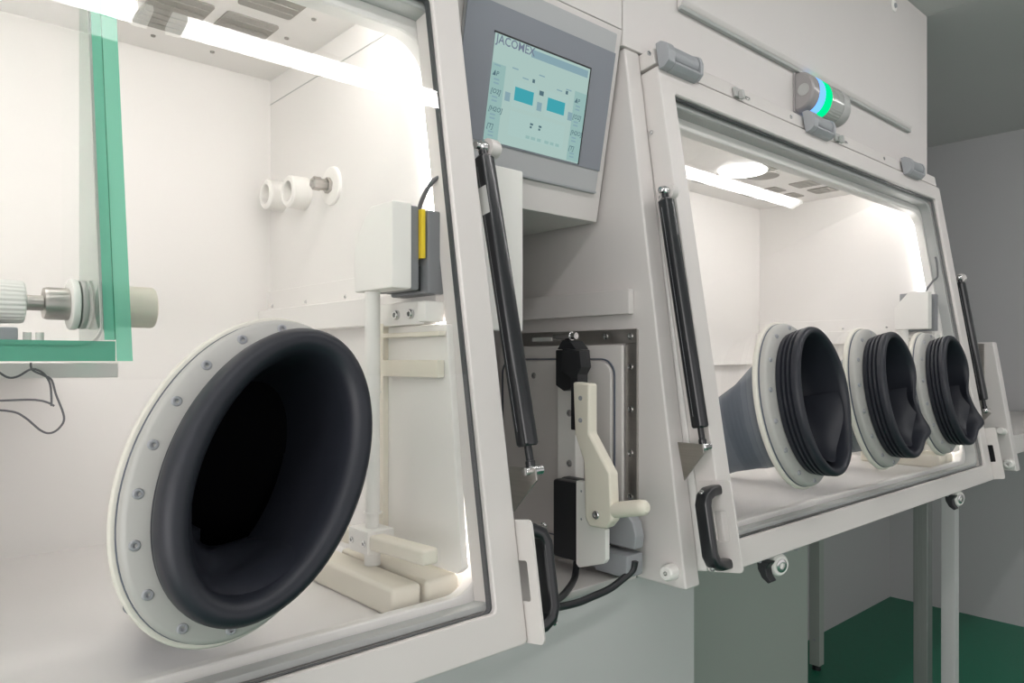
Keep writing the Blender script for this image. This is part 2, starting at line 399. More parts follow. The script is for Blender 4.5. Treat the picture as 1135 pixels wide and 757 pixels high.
# ------------------------------------------------------------------ hinged windows
def window(xo0, xo1, hx0, hx1, label, ports):
    t = thing('hinged_window', label, 'window', ((xo0 + xo1) / 2, pY(-.34), -.34))
    o = rrect(xo0, xo1, -.345, .522, .006, 5); i = rrect(hx0, hx1, -.299, .4785, .007, 5)
    obj('frame', MB().ringloop(frame_rings(o, i, -.040, 0, .004), xf=TP), 'paint', t)
    o = rrect(hx0 + .0002, hx1 - .0002, -.2988, .4783, .0068, 5); i2 = rrect(hx0 + .0008, hx1 - .0032, -.2982, .4753, .006, 5)
    obj('edge_seal', MB().ringloop(frame_rings(o, i2, -.014, -.007), xf=TP), 'dark', t)  # dark strip painting the frame's shadow line, wider at top and right
    loops = [[Vector(p) for p in ((hx0 + .001, -.298, 0), (hx1 - .001, -.298, 0), (hx1 - .001, .4775, 0), (hx0 + .001, .4775, 0))]]
    for pa, pb, ph, px, ps in ports:     # the pane is cut out for each glove port
        loops.append([Vector((px + (pa - .038) * math.cos(q) * math.cos(ph) - (pb - .038) * math.sin(q) * math.sin(ph), ps + (pa - .038) * math.cos(q) * math.sin(ph) + (pb - .038) * math.sin(q) * math.cos(ph), 0)) for q in [-TAU * k / 64 for k in range(64)]])
    flat = [v for l in loops for v in l]; pm = bmesh.new(); pv = [pm.verts.new((v.x, v.y, -.006)) for v in flat]
    for f in tessellate_polygon(loops):
        try: pm.faces.new([pv[i] for i in f])
        except ValueError: pass
    obj('glass_pane', MB().take(pm, xf=TP), 'glass', t)
    return t
xr0, xr1 = 1.043, 2.418
winR = window(xr0, xr1, 1.085, 2.366, 'large tilted white framed window of the far glovebox with three black ports', [(.122, .159, .072, x, -.086) for x in (1.321, 1.688, 2.050)])
winL = window(-.772, .603, -.722, .5585, 'tilted white framed window of the near glovebox with one large port', [(.1085, .159, -math.radians(28.1), .277, -.107)])

def side_handle(par, xp, sgn, s0=-.344, s1=-.198):
    """slotted plate on the side of the frame (an x = constant sheet) with a bail handle standing off it sideways"""
    xf = lambda v: TP((xp + sgn * v[2], v[1], v[0]))     # (outward d, s, off the side)
    o = rrect(-.038, .027, s0, s1, .007, 5); i = rrect(-.012, .012, -.295, -.247, .003, 5)
    obj('handle_plate', MB().ringloop(frame_rings(o, i, .0005, .0038, .001), xf=xf), 'paint', par)
    a, b, top = s0 + .006, s1 - .006, .052
    prof = [(a, .004), (a + .001, .026), (a + .010, .044), (a + .026, top), (b - .026, top), (b - .010, .044), (b - .001, .026), (b, .004)]
    inn = [(a + .017, .004), (a + .018, .022), (a + .022, .031), (a + .031, top - .017), (b - .031, top - .017), (b - .022, .031), (b - .018, .022), (b - .017, .004)]
    rings = []
    for (sa, da), (sb, db) in zip(prof, inn):
        ring = []
        for k in range(16):
            t_ = TAU * k / 16; cx = math.copysign(abs(math.cos(t_)) ** .55, math.cos(t_)) * .0125; m = (1 + math.copysign(abs(math.sin(t_)) ** .55, math.sin(t_))) / 2
            ring.append((cx - .002, sa + (sb - sa) * m, da + (db - da) * m))
        rings.append(ring)
    h = obj('handle', MB().loft(rings, xf=xf), 'blackgloss', par)
    for s_, dz in ((a + .012, -1), (b - .012, 1)):
        screw('handle_bolt', h, (.0, s_ + dz * .0045, .046), (.1, dz * .7, .7), .0042, .002, xf=xf)
side_handle(winL, .603, 1)
side_handle(winR, 1.043, -1)
side_handle(winR, 2.418, 1)

# window hinges
HG = 'grey window hinges'
for (x0, x1, lb) in ((1.045, 1.152, 'grey plastic hinge at the top left corner of the far window'), (1.578, 1.685, 'grey plastic hinge directly below the signal lamp'), (2.138, 2.242, 'grey plastic hinge at the top right corner of the far window')):
    t = thing('window_hinge', lb, 'hinge', ((x0 + x1) / 2, pY(.51), .51), HG)
    L = x1 - x0
    c0, c1 = x0 + L * .20, x1 - L * .08
    ck = [(.514, .0), (.514, .012), (.521, .022), (.540, .026), (.553, .023), (.562, .011), (.562, .0)]
    for a, b in ((x0, c0), (c1, x1)): obj('hinge_cheek', MB().prism(ck, 0, a, b, .002, xf=TP), 'hinge', t)
    obj('hinge_leaf', MB().prism([(.514, .0), (.514, .012), (.5205, .0215), (.525, .0215), (.525, .0)], 0, c0 + .0003, c1 - .0003, .001, xf=TP), 'hinge', t)
    obj('hinge_barrel', MB().prism([(.5275, .001), (.5275, .0165), (.532, .021), (.541, .0235), (.5525, .0205), (.5605, .010), (.5605, .001)], 0, c0 + .0015, c1 - .0015, .003, xf=TP), 'grey_pl', t)
# small lid clips on the trim
for x, lb in ((1.303, 'small grey clip on the trim between the hinges'), (1.745, 'small grey clip just right of the hinge under the signal lamp')):
    t = thing('trim_clip', lb, 'clip', (x, pY(.52, .01), .52), 'small trim clips')
    obj('clip_body', MB().box((x - .012, .526, -.003), (x + .012, .546, .004), .002, xf=TP).box((x - .004, .520, .0045), (x + .006, .538, .014), .002, xf=TP), 'grey_light', t)
    obj('clip_tongue', MB().box((x + .0065, .524, .006), (x + .030, .529, .010), .001, xf=TP), 'steel', t)

# ------------------------------------------------------------------ glove ports
def oval(a, b, phi, xc, sc, off, d, n=96, fn=None):
    P = []
    for k in range(n):
        th = TAU * k / n; o = off; dd = d
        if fn: o, dd = fn(th, off, d)
        e1, e2 = (a - o) * math.cos(th), (b - o) * math.sin(th)
        P.append((xc + e1 * math.cos(phi) - e2 * math.sin(phi), sc + e1 * math.sin(phi) + e2 * math.cos(phi), dd))
    return P
def glove_port(a, b, phi, xc, sc, label, cuff, rimfn, sleeve, nscrew, group, infold=None):
    base = TP((xc, sc - b, 0)); t = thing('glove_port', label, 'glove port', base, group)
    ov = lambda off, d, fn=None: oval(a, b, phi, xc, sc, off, d, fn=fn)
    # clamp ring: cream rear flange, dark joint, grey-white front flange
    obj('rear_flange', MB().ringloop([ov(.006, -.0055), ov(.0012, -.004), ov(0, 0), ov(0, .002), ov(.0015, .0048), ov(.004, .0057), ov(.040, .0057), ov(.040, -.0055)], xf=TP), 'ring_back', t)
    obj('joint_seal', MB().ringloop([ov(.0045, .0059), ov(.0048, .0083), ov(.030, .0083), ov(.030, .0059)], xf=TP), 'darkblue', t)
    f = obj('front_flange', MB().ringloop([ov(.0052, .0085), ov(.0052, .0155), ov(.007, .019), ov(.010, .0215), ov(.026, .026), ov(.036, .026), ov(.036, .0085)], xf=TP), 'ring_front', t)
    off = .0155
    # screws evenly by arc length
    P = ov(off, .0228); seg = [(Vector(P[i]) - Vector(P[(i + 1) % len(P)])).length for i in range(len(P))]; tot = sum(seg)
    for k in range(nscrew):
        target = tot * (k + .35) / nscrew; acc = 0
        for i, s_ in enumerate(seg):
            if acc + s_ >= target:
                q = Vector(P[i]).lerp(Vector(P[(i + 1) % len(P)]), (target - acc) / s_); break
            acc += s_
        obj('flange_screw', MB().lathe([(-.001, .0048), (.0012, .0046), (.0022, .0038), (.0022, .0022), (.0004, .0018), (.0002, 0)], q, (0, 0, 1), 14, xf=TP), 'grey_pl', f)
    obj('cuff', MB().loft([ov(o, d, rimfn) for o, d in cuff], close_ends=False, xf=TP), 'rubber', t, sharp=60)
    # sleeve inside the chamber (hangs from the cuff): list of (Y offset from port plane, xc, zc, half width, half height)
    o0, d0 = cuff[-1]
    rings = [[TP(p) for p in ov(o0 - .013, -.0065)], [TP(p) for p in ov(o0 - .006, d0)]]
    for (dy, x, z, hw, hh, rip) in sleeve:
        r = []
        for k in range(96):
            th = TAU * k / 96; w = 1 + rip * math.sin(th * 7 + dy * 25) + rip * .6 * math.sin(th * 11 - dy * 40)
            r.append(Vector((x + hw * w * math.cos(th), .7 + ST / CT * z + dy, z + hh * w * math.sin(th))))
        rings.append(r)
    mb = MB(); mb.loft(rings, close_ends=False); mb.bm.faces.new([v for v in list(mb.bm.verts)[-96:]])
    so = obj('sleeve', mb, 'sleeve', t, sharp=70)
    # added near-black shell inside the sleeve, painting the opening's deep shade
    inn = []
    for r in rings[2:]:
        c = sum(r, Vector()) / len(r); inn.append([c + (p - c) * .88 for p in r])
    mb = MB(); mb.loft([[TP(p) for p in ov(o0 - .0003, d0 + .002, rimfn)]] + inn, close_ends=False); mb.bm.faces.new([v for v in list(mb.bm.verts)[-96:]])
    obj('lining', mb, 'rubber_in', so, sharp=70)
    # glove fabric lying in folds in the lower part of the opening
    if infold:
        th0, th1, rise, rip = infold; nu, nv = 48, 14; rows = []
        for j in range(nv + 1):
            v = j / nv; row = []
            for i in range(nu + 1):
                u = i / nu; th = th0 + (th1 - th0) * u; bump = math.sin(PI * u) ** .8
                off = .0465 + v * .006 + bump * rise * (v ** .7) + rip * bump * math.sin(v * 13 + math.sin(u * 5) * 1.6) * v
                d = .058 - .12 * v + .006 * math.sin(u * 9 + v * 4)
                row.append((xc + (a - off) * math.cos(th) * math.cos(phi) - (b - off) * math.sin(th) * math.sin(phi), sc + (a - off) * math.cos(th) * math.sin(phi) + (b - off) * math.sin(th) * math.cos(phi), d))
            rows.append(row)
        obj('glove_fold', MB().loft(rows, close_ends=False, closed=False, xf=TP), 'rubber', t, sharp=80)
    return t
PR = [(.031, .0262), (.0265, .0275), (.0255, .033), (.0245, .0365), (.0285, .0385), (.0285, .0395), (.0235, .0415), (.023, .0455), (.0275, .0475), (.0275, .0485), (.0225, .0505), (.022, .0545), (.0265, .0565), (.0265, .0575), (.0215, .0595), (.021, .066), (.0225, .0705), (.0265, .0735), (.031, .0735), (.035, .070), (.0375, .060), (.039, .04), (.041, .015), (.043, -.005), (.054, -.022)]
PL = [(.030, .0262), (.0265, .0275), (.0265, .033), (.0245, .036), (.0255, .0385), (.026, .0395), (.0235, .042), (.0225, .050), (.0225, .062), (.0245, .069), (.029, .074), (.036, .075), (.043, .071), (.047, .063), (.049, .05), (.050, .02), (.050, -.005), (.053, -.03), (.057, -.055)]
GP = 'glove ports of the far window'
def lump(amp, th0, wid, bulge, thb):
    def fn(th, o, d):
        k = max(0, min(1, (d - .030) / .04)); k2 = 1 if d > .03 else 0
        dth = (th - th0 + PI) % TAU - PI; e = math.exp(-(dth / wid) ** 2)
        db = (th - thb + PI) % TAU - PI; g = math.exp(-(db / .16) ** 2)
        return o + k * amp * e - k * bulge * g, d - k * amp * .35 * e + k * bulge * .8 * g
    return fn
SL = lambda x: [(.11, x - .012, -.135, .068, .086, .02), (.17, x - .02, -.165, .064, .078, .03), (.25, x - .03, -.195, .058, .066, .04), (.34, x - .04, -.225, .05, .05, .05), (.42, x - .045, -.245, .035, .03, .05)]
glove_port(.122, .159, .072, 1.321, -.086, 'first black glove port of the far window, nearest its left edge', PR, lump(.006, -.45, .5, .0, 0), SL(1.321), 14, GP, infold=(-math.radians(120), math.radians(5), .030, .004))
glove_port(.122, .159, .072, 1.688, -.086, 'middle black glove port of the three in the far window', PR, lump(.022, -.15, .38, .010, -.72), SL(1.688), 14, GP, infold=(-math.radians(120), math.radians(5), .034, .004))
glove_port(.122, .159, .050, 2.050, -.086, 'furthest black glove port in the far window, its rim pinched in', PR, lump(.024, -.10, .38, .012, -.70), SL(2.050), 14, GP, infold=(-math.radians(120), math.radians(5), .034, .004))
SLL = [(.10, .265, -.205, .062, .055, .04), (.14, .262, -.235, .062, .045, .05), (.20, .265, -.250, .05, .035, .06), (.26, .27, -.262, .03, .025, .06)]
glove_port(.1085, .159, -math.radians(28.1), .277, -.107, 'large tilted oval black glove port on the near window', PL, None, SLL, 18, None, infold=(-math.radians(165), -math.radians(25), .042, .008))

# ------------------------------------------------------------------ glass case with turning knob, in the near chamber
cf = lambda z: pY(z, -.050)
t = thing('glass_case', 'clear glass case with thick green edges inside the near window', 'glass case', (0, .84, -.002))
def edged(name, poly, axis, a, b, bev=0.):
    mb = MB().prism(poly, axis, a, b)
    mb.bm.faces.ensure_lookup_table()
    for f in mb.bm.faces:
        f.normal_update(); f.material_index = 0 if f.normal.y < -.5 or f.normal.z < -.5 else 1
    return obj(name, mb, ['green_edge', 'clear'], t)
zt = .50
edged('side_plate', [(cf(-.001), -.001), (.94, -.001), (.94, zt), (cf(zt), zt)], 0, .1814, .195)
edged('side_liner', [(cf(.0185) + .0005, .0185), (.94, .0185), (.94, zt), (cf(zt), zt)], 0, .172, .1806)
mb = MB().box((-.42, cf(.017) + .001, -.001), (.1812, .94, .0175))
for f in mb.bm.faces:
    f.normal_update(); f.material_index = 2 if f.normal.y < -.9 else 1
obj('bottom_plate', mb, ['green_edge', 'clear', 'green_dark'], t)  # front edge in darker green, painting in the dark module's reflection
obj('glue_line', MB().prism([(cf(.019) - .0004, .019), (.90, .019), (.90, zt), (cf(zt) - .0004, zt)], 0, .1807, .1813), 'green_dark', t)
obj('front_pane', MB().quad((-.42, .020, -.0505), (.173, .020, -.0505), (.173, zt, -.0505), (-.42, zt, -.0505), xf=TP), 'clear', t)
o = rrect(-.42, .172, .021, zt, .02, 6); i = rrect(-.418, .1702, .0228, zt - .002, .0195, 6)
obj('pane_seal', MB().ringloop(frame_rings(o, i, -.056, -.053), xf=TP), 'ring_front', t)
# bracket shelf under the case
tag(obj('bracket_shelf', MB().box((-.42, .895, -.019), (.218, BACK - .0005, -.003), .001), 'inner'), 'white bracket shelf on the back wall carrying the glass case', 'shelf')
# knob through the side plate
t = thing('turning_knob', 'white fluted knob on a steel shaft through the side of the glass case', 'knob', (.12, .84, .034))
ky, kz = .84, .0555
obj('fluted_grip', MB().cyl((.055, ky, kz), (.122, ky, kz), .022, .0205, n=112, bev=.003, flute=28, depth=.045), 'ptfe', t)
obj('shaft', MB().cyl((.1222, ky, kz), (.1375, ky, kz), .0075), 'brushed', t)
obj('collar', MB().lathe([(0, .0150), (.003, .0160), (.020, .0160), (.021, .0155)], (.138, ky, kz), (1, 0, 0), 32), 'brushed', t)
obj('washer', MB().cyl((.1592, ky, kz), (.1665, ky, kz), .0255, bev=.002, n=40), 'ptfe', t)
obj('washer', MB().cyl((.1675, ky, kz), (.1738, ky, kz), .0245, bev=.002, n=40), 'ring_front', t)
obj('outer_nut', MB().cyl((.1955, ky, kz), (.2385, ky, kz), .0215, bev=.003, n=40), 'cream', t)
# dark device lying in the case
t = thing('control_module', 'dark grey module lying on the bottom of the glass case', 'device', (.06, .82, .018))
obj('module_body', MB().box((-.05, .80, .0178), (.112, .86, .030), .002), 'grey_pl', t)
obj('terminal_block', MB().box((.03, .81, .0302), (.065, .85, .041), .002).box((.07, .812, .0302), (.10, .846, .036), .002), 'sens_grey', t)
obj('lever', MB().tube([(.07, .825, .038), (.09, .825, .042), (.1, .825, .046)], .0015), 'steel', t)
for x in (.121, .131): obj('spacer', MB().cyl((x, .815, .0178), (x, .815, .026), .0035), 'ptfe', t)
# wires under the case
def PY(u, v, y):
    r = (u - 567.5) / 815.2; sa, ca = math.sin(.73019188), math.cos(.73019188)
    X, Y, Z = sa + r * ca, ca - r * sa, (399.08 - v) / 815.2
    return Vector((X * y / Y, y, Z * y / Y))
W = 'thin wires below the glass case'
for pts, lb in (([(-30, 398), (-8, 408), (8, 418), (20, 417), (35, 409), (47, 413), (55, 424), (57, 440), (57, 450)], 'thin grey wire sagging just under the glass case'),
                ([(34, 402), (36, 410), (48, 416), (57, 421), (62, 437), (71, 462), (66, 474), (56, 480), (45, 477), (28, 463), (12, 456), (-30, 453)], 'thin grey wire in a long loop hanging below the glass case'),
                ([(-30, 444), (0, 444), (30, 443), (45, 444), (55, 447), (60, 450)], 'thin grey wire running level below the glass case')):
    tag(obj('wire', MB().tube([PY(u, v, .885) for u, v in pts], .0011, 8), 'cable'), lb, 'wire', W)

# ------------------------------------------------------------------ overhead cabinets
t = thing('overhead_cabinet', 'white overhead cabinet above the far glovebox up to the ceiling', 'cabinet', (1.7, 1.0, .56))
obj('cabinet_body', MB().box((.992, .82, .545), (2.42, 1.40, ZC - .0005), .002), 'paint_body', t)
obj('access_panel', MB().prism([(.8195, .658), (.810, .664), (.806, .672), (.806, .985), (.8195, .985)], 0, 1.148, 2.267, .002), 'paint_body', t)
obj('panel_lip', MB().box((1.149, .8095, .6545), (2.266, .8195, .6625), .002), 'gasket', t)
k = obj('lock_rosette', MB().lathe([(0, .016), (.003, .015), (.004, .012)], (2.128, .8055, .972), (0, -1, 0), 24), 'ptfe', t)
obj('lock_core', MB().lathe([(.004, .007), (.007, .006), (.007, 0)], (2.128, .8055, .972), (0, -1, 0), 16), 'grey_pl', k)
t = thing('overhead_cabinet', 'white overhead cabinet above the screen, left of the panel seam', 'cabinet', (0, 1.0, .56))
obj('cabinet_body', MB().box((-1.6, .82, .5715), (.9895, 1.40, ZC - .0005), .002), 'paint_body', t)

# ------------------------------------------------------------------ control screen box
KS = (.879 - .82) / (.563 - .252)
BA = math.atan(KS); bs, bc = math.sin(BA), math.cos(BA)
def TB(v): # screen box front: x, down the slope, outward
    x, q, d = v
    return Vector((x, .82 + q * bs - d * bc, .5705 - q * bc - d * bs))
t = thing('control_box', 'white control box with a tilted touch screen between the gloveboxes', 'control panel', (.81, .95, .246))
obj('box_housing', MB().prism([(.82, .5705), (1.20, .5705), (1.20, .246), (.879, .246)], 0, .615, .9905, .002), 'paint_body', t)
bz = obj('screen_bezel', MB().box((.650, .012, .0005), (.972, .283, .008), .003, xf=TB), 'bezel', t)
obj('dark_panel', MB().box((.6505, .045, .0085), (.9715, .243, .010), .0005, xf=TB), 'bezel_dark', bz)
obj('bezel_lip', MB().box((.72, .278, .0085), (.97, .2815, .010), .0005, xf=TB), 'hinge', bz)
sx0, sx1, sq0, sq1 = .7065, .9135, .086, .240
sc_ = obj('screen', MB().box((sx0, sq0, .0105), (sx1, sq1, .0113), xf=TB), 's_bg', t)
obj('screen_rim', MB().box((sx0 - .002, sq0 - .0025, .0103), (sx1 + .002, sq0, .0122), xf=TB).box((sx1, sq0, .0103), (sx1 + .002, sq1 + .001, .0122), xf=TB), 'black', t)
SW, SH = sx1 - sx0, sq1 - sq0
def srect(x0, y0, x1, y1, m, lift=0.):
    return MB().box((sx0 + x0 * SW, sq0 + y0 * SH, .0114 + lift), (sx0 + x1 * SW, sq0 + y1 * SH, .0115 + lift), xf=TB), m
def sitem(name, r): return obj(name, r[0], r[1], sc_)
sitem('title_bar', srect(.36, .025, .98, .10, 's_bar'))
for x0, x1 in ((.0, .13), (.862, 1.0)): sitem('value_column', srect(x0, .27, x1, .99, 's_box2'))
for x0 in (.22, .56): sitem('chamber_symbol', srect(x0, .36, x0 + .24, .62, 's_box'))
for x0 in (.24, .58):
    sitem('glovebox_symbol', srect(x0, .425, x0 + .19, .555, 's_teal', .0002))
for x0 in (.15, .475, .815): sitem('airlock_symbol', srect(x0, .50, x0 + .05, .585, 's_bar', .0002))
sitem('valve_symbol', srect(.485, .385, .53, .43, 's_txt', .0002))
sitem('status_area', srect(.22, .66, .80, .90, 's_box', .0))
for k, x in enumerate((.43, .52)):
    for j in range(2): sitem('pump_symbol', srect(x, .725 + j * .03, x + .03 - j * .01, .745 + j * .03, 's_txt', .0003))
for x0, x1 in ((.40, .44), (.455, .50), (.52, .56), (.60, .645), (.66, .70), (.72, .76)): sitem('button', srect(x0, .855, x1, .885, 's_box2', .0003))
def text(body, x, y, size, m, name, par, xf, align='LEFT', lift=.0116, shear=0., bold=0.):
    c = bpy.data.curves.new('t', 'FONT'); c.body = body; c.size = size; c.align_x = align; c.shear = shear; c.offset = bold; c.resolution_u = 2
    o = bpy.data.objects.new('t', c); COL.objects.link(o)
    dg = bpy.context.evaluated_depsgraph_get(); me = bpy.data.meshes.new_from_object(o.evaluated_get(dg))
    bpy.data.objects.remove(o); b = bmesh.new(); b.from_mesh(me); bpy.data.meshes.remove(me)
    mb = MB(); mb.take(b, xf=lambda v: xf((x + v.x, y - v.y, lift)))
    return obj(name, mb, m, par)
def stext(body, fx, fy, fs, m='s_txt', **k): return text(body, sx0 + fx * SW, sq0 + fy * SH, fs * SH, m, 'lettering', sc_, TB, lift=.0118, **k)
stext('JACOMEX', .01, .085, .115, 's_logo', bold=.0002)
for fx in (.01, .868):
    for k, s in enumerate(('\u0394P', '[O2]', '[H2O]', '[T]')):
        stext(s, fx, .385 + k * .165, .064, shear=.25, bold=.0001)
        for j in range(2): sitem('value_line', srect(fx + .02, .41 + k * .165 + j * .035, fx + .07, .425 + k * .165 + j * .035, 's_bar', .0003))
for fx, fy in ((.02, .28), (.76, .28), (.19, .255), (.46, .235), (.30, .315), (.66, .315)): sitem('caption_mark', srect(fx, fy, fx + .06, fy + .012, 's_bar', .0003))
for fx in (.40, .76): sitem('glove_symbol', srect(fx, .30, fx + .025, .335, 's_txt', .0003))

# ------------------------------------------------------------------ airlock side plates
def ylock(z): return .826 + (z - .565) * (.826 - .697) / .93    # front edge of the far glovebox's side plate
t = thing('side_plate', 'tall white side plate at the left end of the far glovebox', 'panel', (1.02, .85, -.372))
obj('plate_body', MB().prism([(ylock(.544), .5445), (1.30, .5445), (1.30, -.30), (.93, -.372), (ylock(-.372), -.372)], 0, 1.0, 1.040, .004, seg=3), 'paint_body', t)
obj('ledge', MB().box((.985, .802, .079), (.9995, 1.16, .122), .002), 'paint_body', t)
bp = obj('bumper', MB().lathe([(0, .0135), (.016, .013), (.020, .0105), (.020, .004)], (.9995, .722, -.346), (-1, 0, 0), 24), 'ptfe', t)
screw('bumper_screw', bp, (.9805, .722, -.346), (-1, 0, 0), .0042, .001)
for d in (.13, .30): screw('edge_screw', t, (1.041, .500 - d * .7, -.03), (-1, 0, 0), .004, .002, xf=TP)
# stainless frame on it
fb = obj('airlock_frame', MB().box((.9945, .792, .029), (.9995, 1.14, .0535), .0008).box((.9945, .792, -.307), (.9995, .817, .0288), .0008), 'brushed', t, label='brushed stainless frame round the airlock door')
for y, z in ((.806, .041), (.862, .042), (.806, -.012), (.806, -.085), (.806, -.16), (.806, -.235)): screw('frame_screw', fb, (.9945, y, z), (-1, 0, 0), .0055, .0018)
obj('name_strip', MB().box((.9935, .995, .036), (.9943, 1.05, .044)), 'white_lbl', fb)
# door
door = t = thing('airlock_door', 'small white airlock door with rounded dark seal and centre rail', 'door', (.985, .95, -.32))
obj('door_surround', MB().box((.9865, .8175, -.325), (.9942, 1.14, .0265), .003), 'paint', t)
o = rrect(.832, 1.13, -.33, .003, .03, 6); i = rrect(.8345, 1.128, -.328, .0005, .0285, 6)
yz = lambda v: Vector((.9862 - v[2], v[0], v[1]))
obj('door_seal', MB().ringloop(frame_rings(o, i, 0, .0025), xf=yz), 'darkblue', t)
obj('door_panel', MB().prism(rrect(.837, 1.12, -.322, -.002, .026, 6), 0, .979, .9862, .002), 'paint', t)
for y, z in ((1.03, -.03), (1.03, -.205)): screw('door_screw', t, (.979, y, z), (-1, 0, 0), .006, .0018)
rl = obj('centre_rail', MB().box((.955, .898, -.30), (.9785, .943, .026), .002), 'ptfe', t)
for y, z in ((.912, -.095), (.912, -.185)): screw('rail_screw', rl, (.955, y, z), (-1, 0, 0), .0062, .002)
# toggle latch at the top of the rail
t = thing('toggle_latch', 'black toggle latch with a steel roller at the top of the door rail', 'latch', (.94, .88, -.05))
lb_ = obj('latch_body', MB().prism([(.925, .018), (.925, -.045), (.905, -.055), (.893, -.052), (.868, -.030), (.862, .000), (.862, .018)], 0, .932, .954, .002), 'black', t)
obj('latch_arm', MB().prism([(.882, .020), (.842, .016), (.838, -.012), (.846, -.024), (.846, -.118), (.862, -.118), (.862, -.03), (.885, -.02)], 0, .905, .931, .0015), 'black', t)
obj('latch_peak', MB().prism([(.908, .0185), (.896, .034), (.878, .034), (.862, .0185)], 0, .918, .952, .002), 'black', t)
obj('roller', MB().cyl((.930, .925, .042), (.930, .872, .042), .0062, n=18, bev=.001).cyl((.930, .915, .042), (.930, .882, .042), .0085, n=18, bev=.001), 'steel', t)
for z in (.009, -.017): obj('rivet', MB().lathe([(0, .005), (.002, .0045), (.003, 0)], (.9318, .893, z), (-1, 0, 0), 14), 'steel', lb_)
# crank lever
t = thing('crank_lever', 'cream plastic crank lever with a round grip on the airlock door', 'lever', (.9, .80, -.27))
lv = obj('lever_arm', MB().prism([(.836, -.036), (.800, -.038), (.800, -.118), (.756, -.178), (.752, -.252), (.765, -.266), (.800, -.268), (.809, -.255), (.812, -.165), (.832, -.122)], 0, .882, .904, .004, seg=3), 'cream', t)
for y, z in ((.818, -.062), (.818, -.098)): obj('lever_screw', MB().lathe([(0, .004), (.001, .0038), (.0012, .002), (.0006, 0)], (.882, y, z), (-1, 0, 0), 12), 'grey_pl', lv)
screw('pivot_bolt', lv, (.882, .784, -.247), (-1, 0, 0), .0068, .003)
obj('grip', MB().lathe([(0, .0125), (.052, .0125), (.060, .0115), (.064, .008), (.0655, 0)], (.893, .7545, -.236), (0, -1, .22), 24), 'cream', t)
# door switch
t = thing('door_switch', 'black door switch box with a white cover plate under the lever', 'switch', (.92, .87, -.34))
obj('switch_body', MB().box((.930, .853, -.340), (.9535, .912, -.206), .005).box((.9045, .840, -.340), (.9275, .905, -.206), .005), 'black', t)
cp = obj('cover_plate', MB().prism([(.838, -.200), (.838, -.338), (.832, -.343), (.779, -.326), (.774, -.319), (.774, -.27), (.80, -.268), (.81, -.262), (.812, -.2)], 0, .8925, .9035, .0015), 'ptfe', t)
for z in (-.216, -.262): obj('cover_pin', MB().lathe([(0, .002), (.0008, 0)], (.8925, .826, z), (-1, 0, 0), 8), 'grey_pl', cp)
# lower hinge block of the airlock door
hc = obj('hinge_cap', MB().prism([(.765, -.312), (.762, -.29), (.768, -.268), (.785, -.252), (.812, -.245), (.83, -.247), (.83, -.312)], 0, .955, .978, .003, seg=3), 'hinge', door)
hk = obj('hinge_knuckle', MB().box((.935, .765, -.356), (.978, .836, -.3185), .004).box((.938, .8365, -.352), (.97, .850, -.328), .002), 'grey_pl', door)
screw('hinge_bolt', hk, (.938, .8435, -.340), (-1, 0, 0), .006, .002)
# cables
tag(obj('cable', MB().tube([(.918, .86, -.340), PY(637, 640, .84), PY(629, 654, .79), PY(620, 663, .77), PY(608, 668, .75), PY(590, 672, .74), (.59, .80, -.385)], .0055, 12), 'black'), 'short black cable hanging from the door switch', 'cable')
tag(obj('cable', MB().tube([PY(704, 622, .762), PY(701, 632, .765), PY(690, 642, .770), PY(675, 653, .772), PY(655, 662, .772), PY(640, 668, .77), PY(618, 673, .765), PY(590, 676, .745), (.60, .80, -.40)], .0058, 12), 'black'), 'long black cable sweeping from the grey hinge towards the near window', 'cable')

# white guard panel beside the near window
obj('guard_panel', MB().box((.597, .798, .042), (.737, .804, .279), .003), 'ptfe', chL)

# far airlock side plate at the right end
t = thing('side_plate', 'white side plate beyond the right end of the far window', 'panel', (2.62, .85, -.335))
obj('plate_body', MB().prism([(.696, .055), (1.10, .055), (1.10, -.28), (.90, -.335), (.634, -.335)], 0, 2.602, 2.64, .004, seg=3), 'paint_body', t)
obj('stainless_bar', MB().box((2.597, .718, -.30), (2.6015, .742, .0288), .0008).box((2.597, .718, .029), (2.6015, 1.05, .05), .0008), 'brushed', t)
bp = obj('bumper', MB().lathe([(0, .0145), (.016, .014), (.020, .0105), (.020, .004)], (2.6015, .652, -.312), (-1, 0, 0), 24), 'ptfe', t)
screw('bumper_screw', bp, (2.5825, .652, -.312), (-1, 0, 0), .0045, .001)
obj('stop_stub', MB().cyl((2.6015, .668, -.218), (2.565, .668, -.212), .010, bev=.002), 'ptfe', t)
tag(obj('transfer_tray', MB().box((2.645, .655, -.292), (3.915, 1.15, -.232), .004), 'paint_body'), 'white transfer tray running off the right edge of the picture', 'tray')

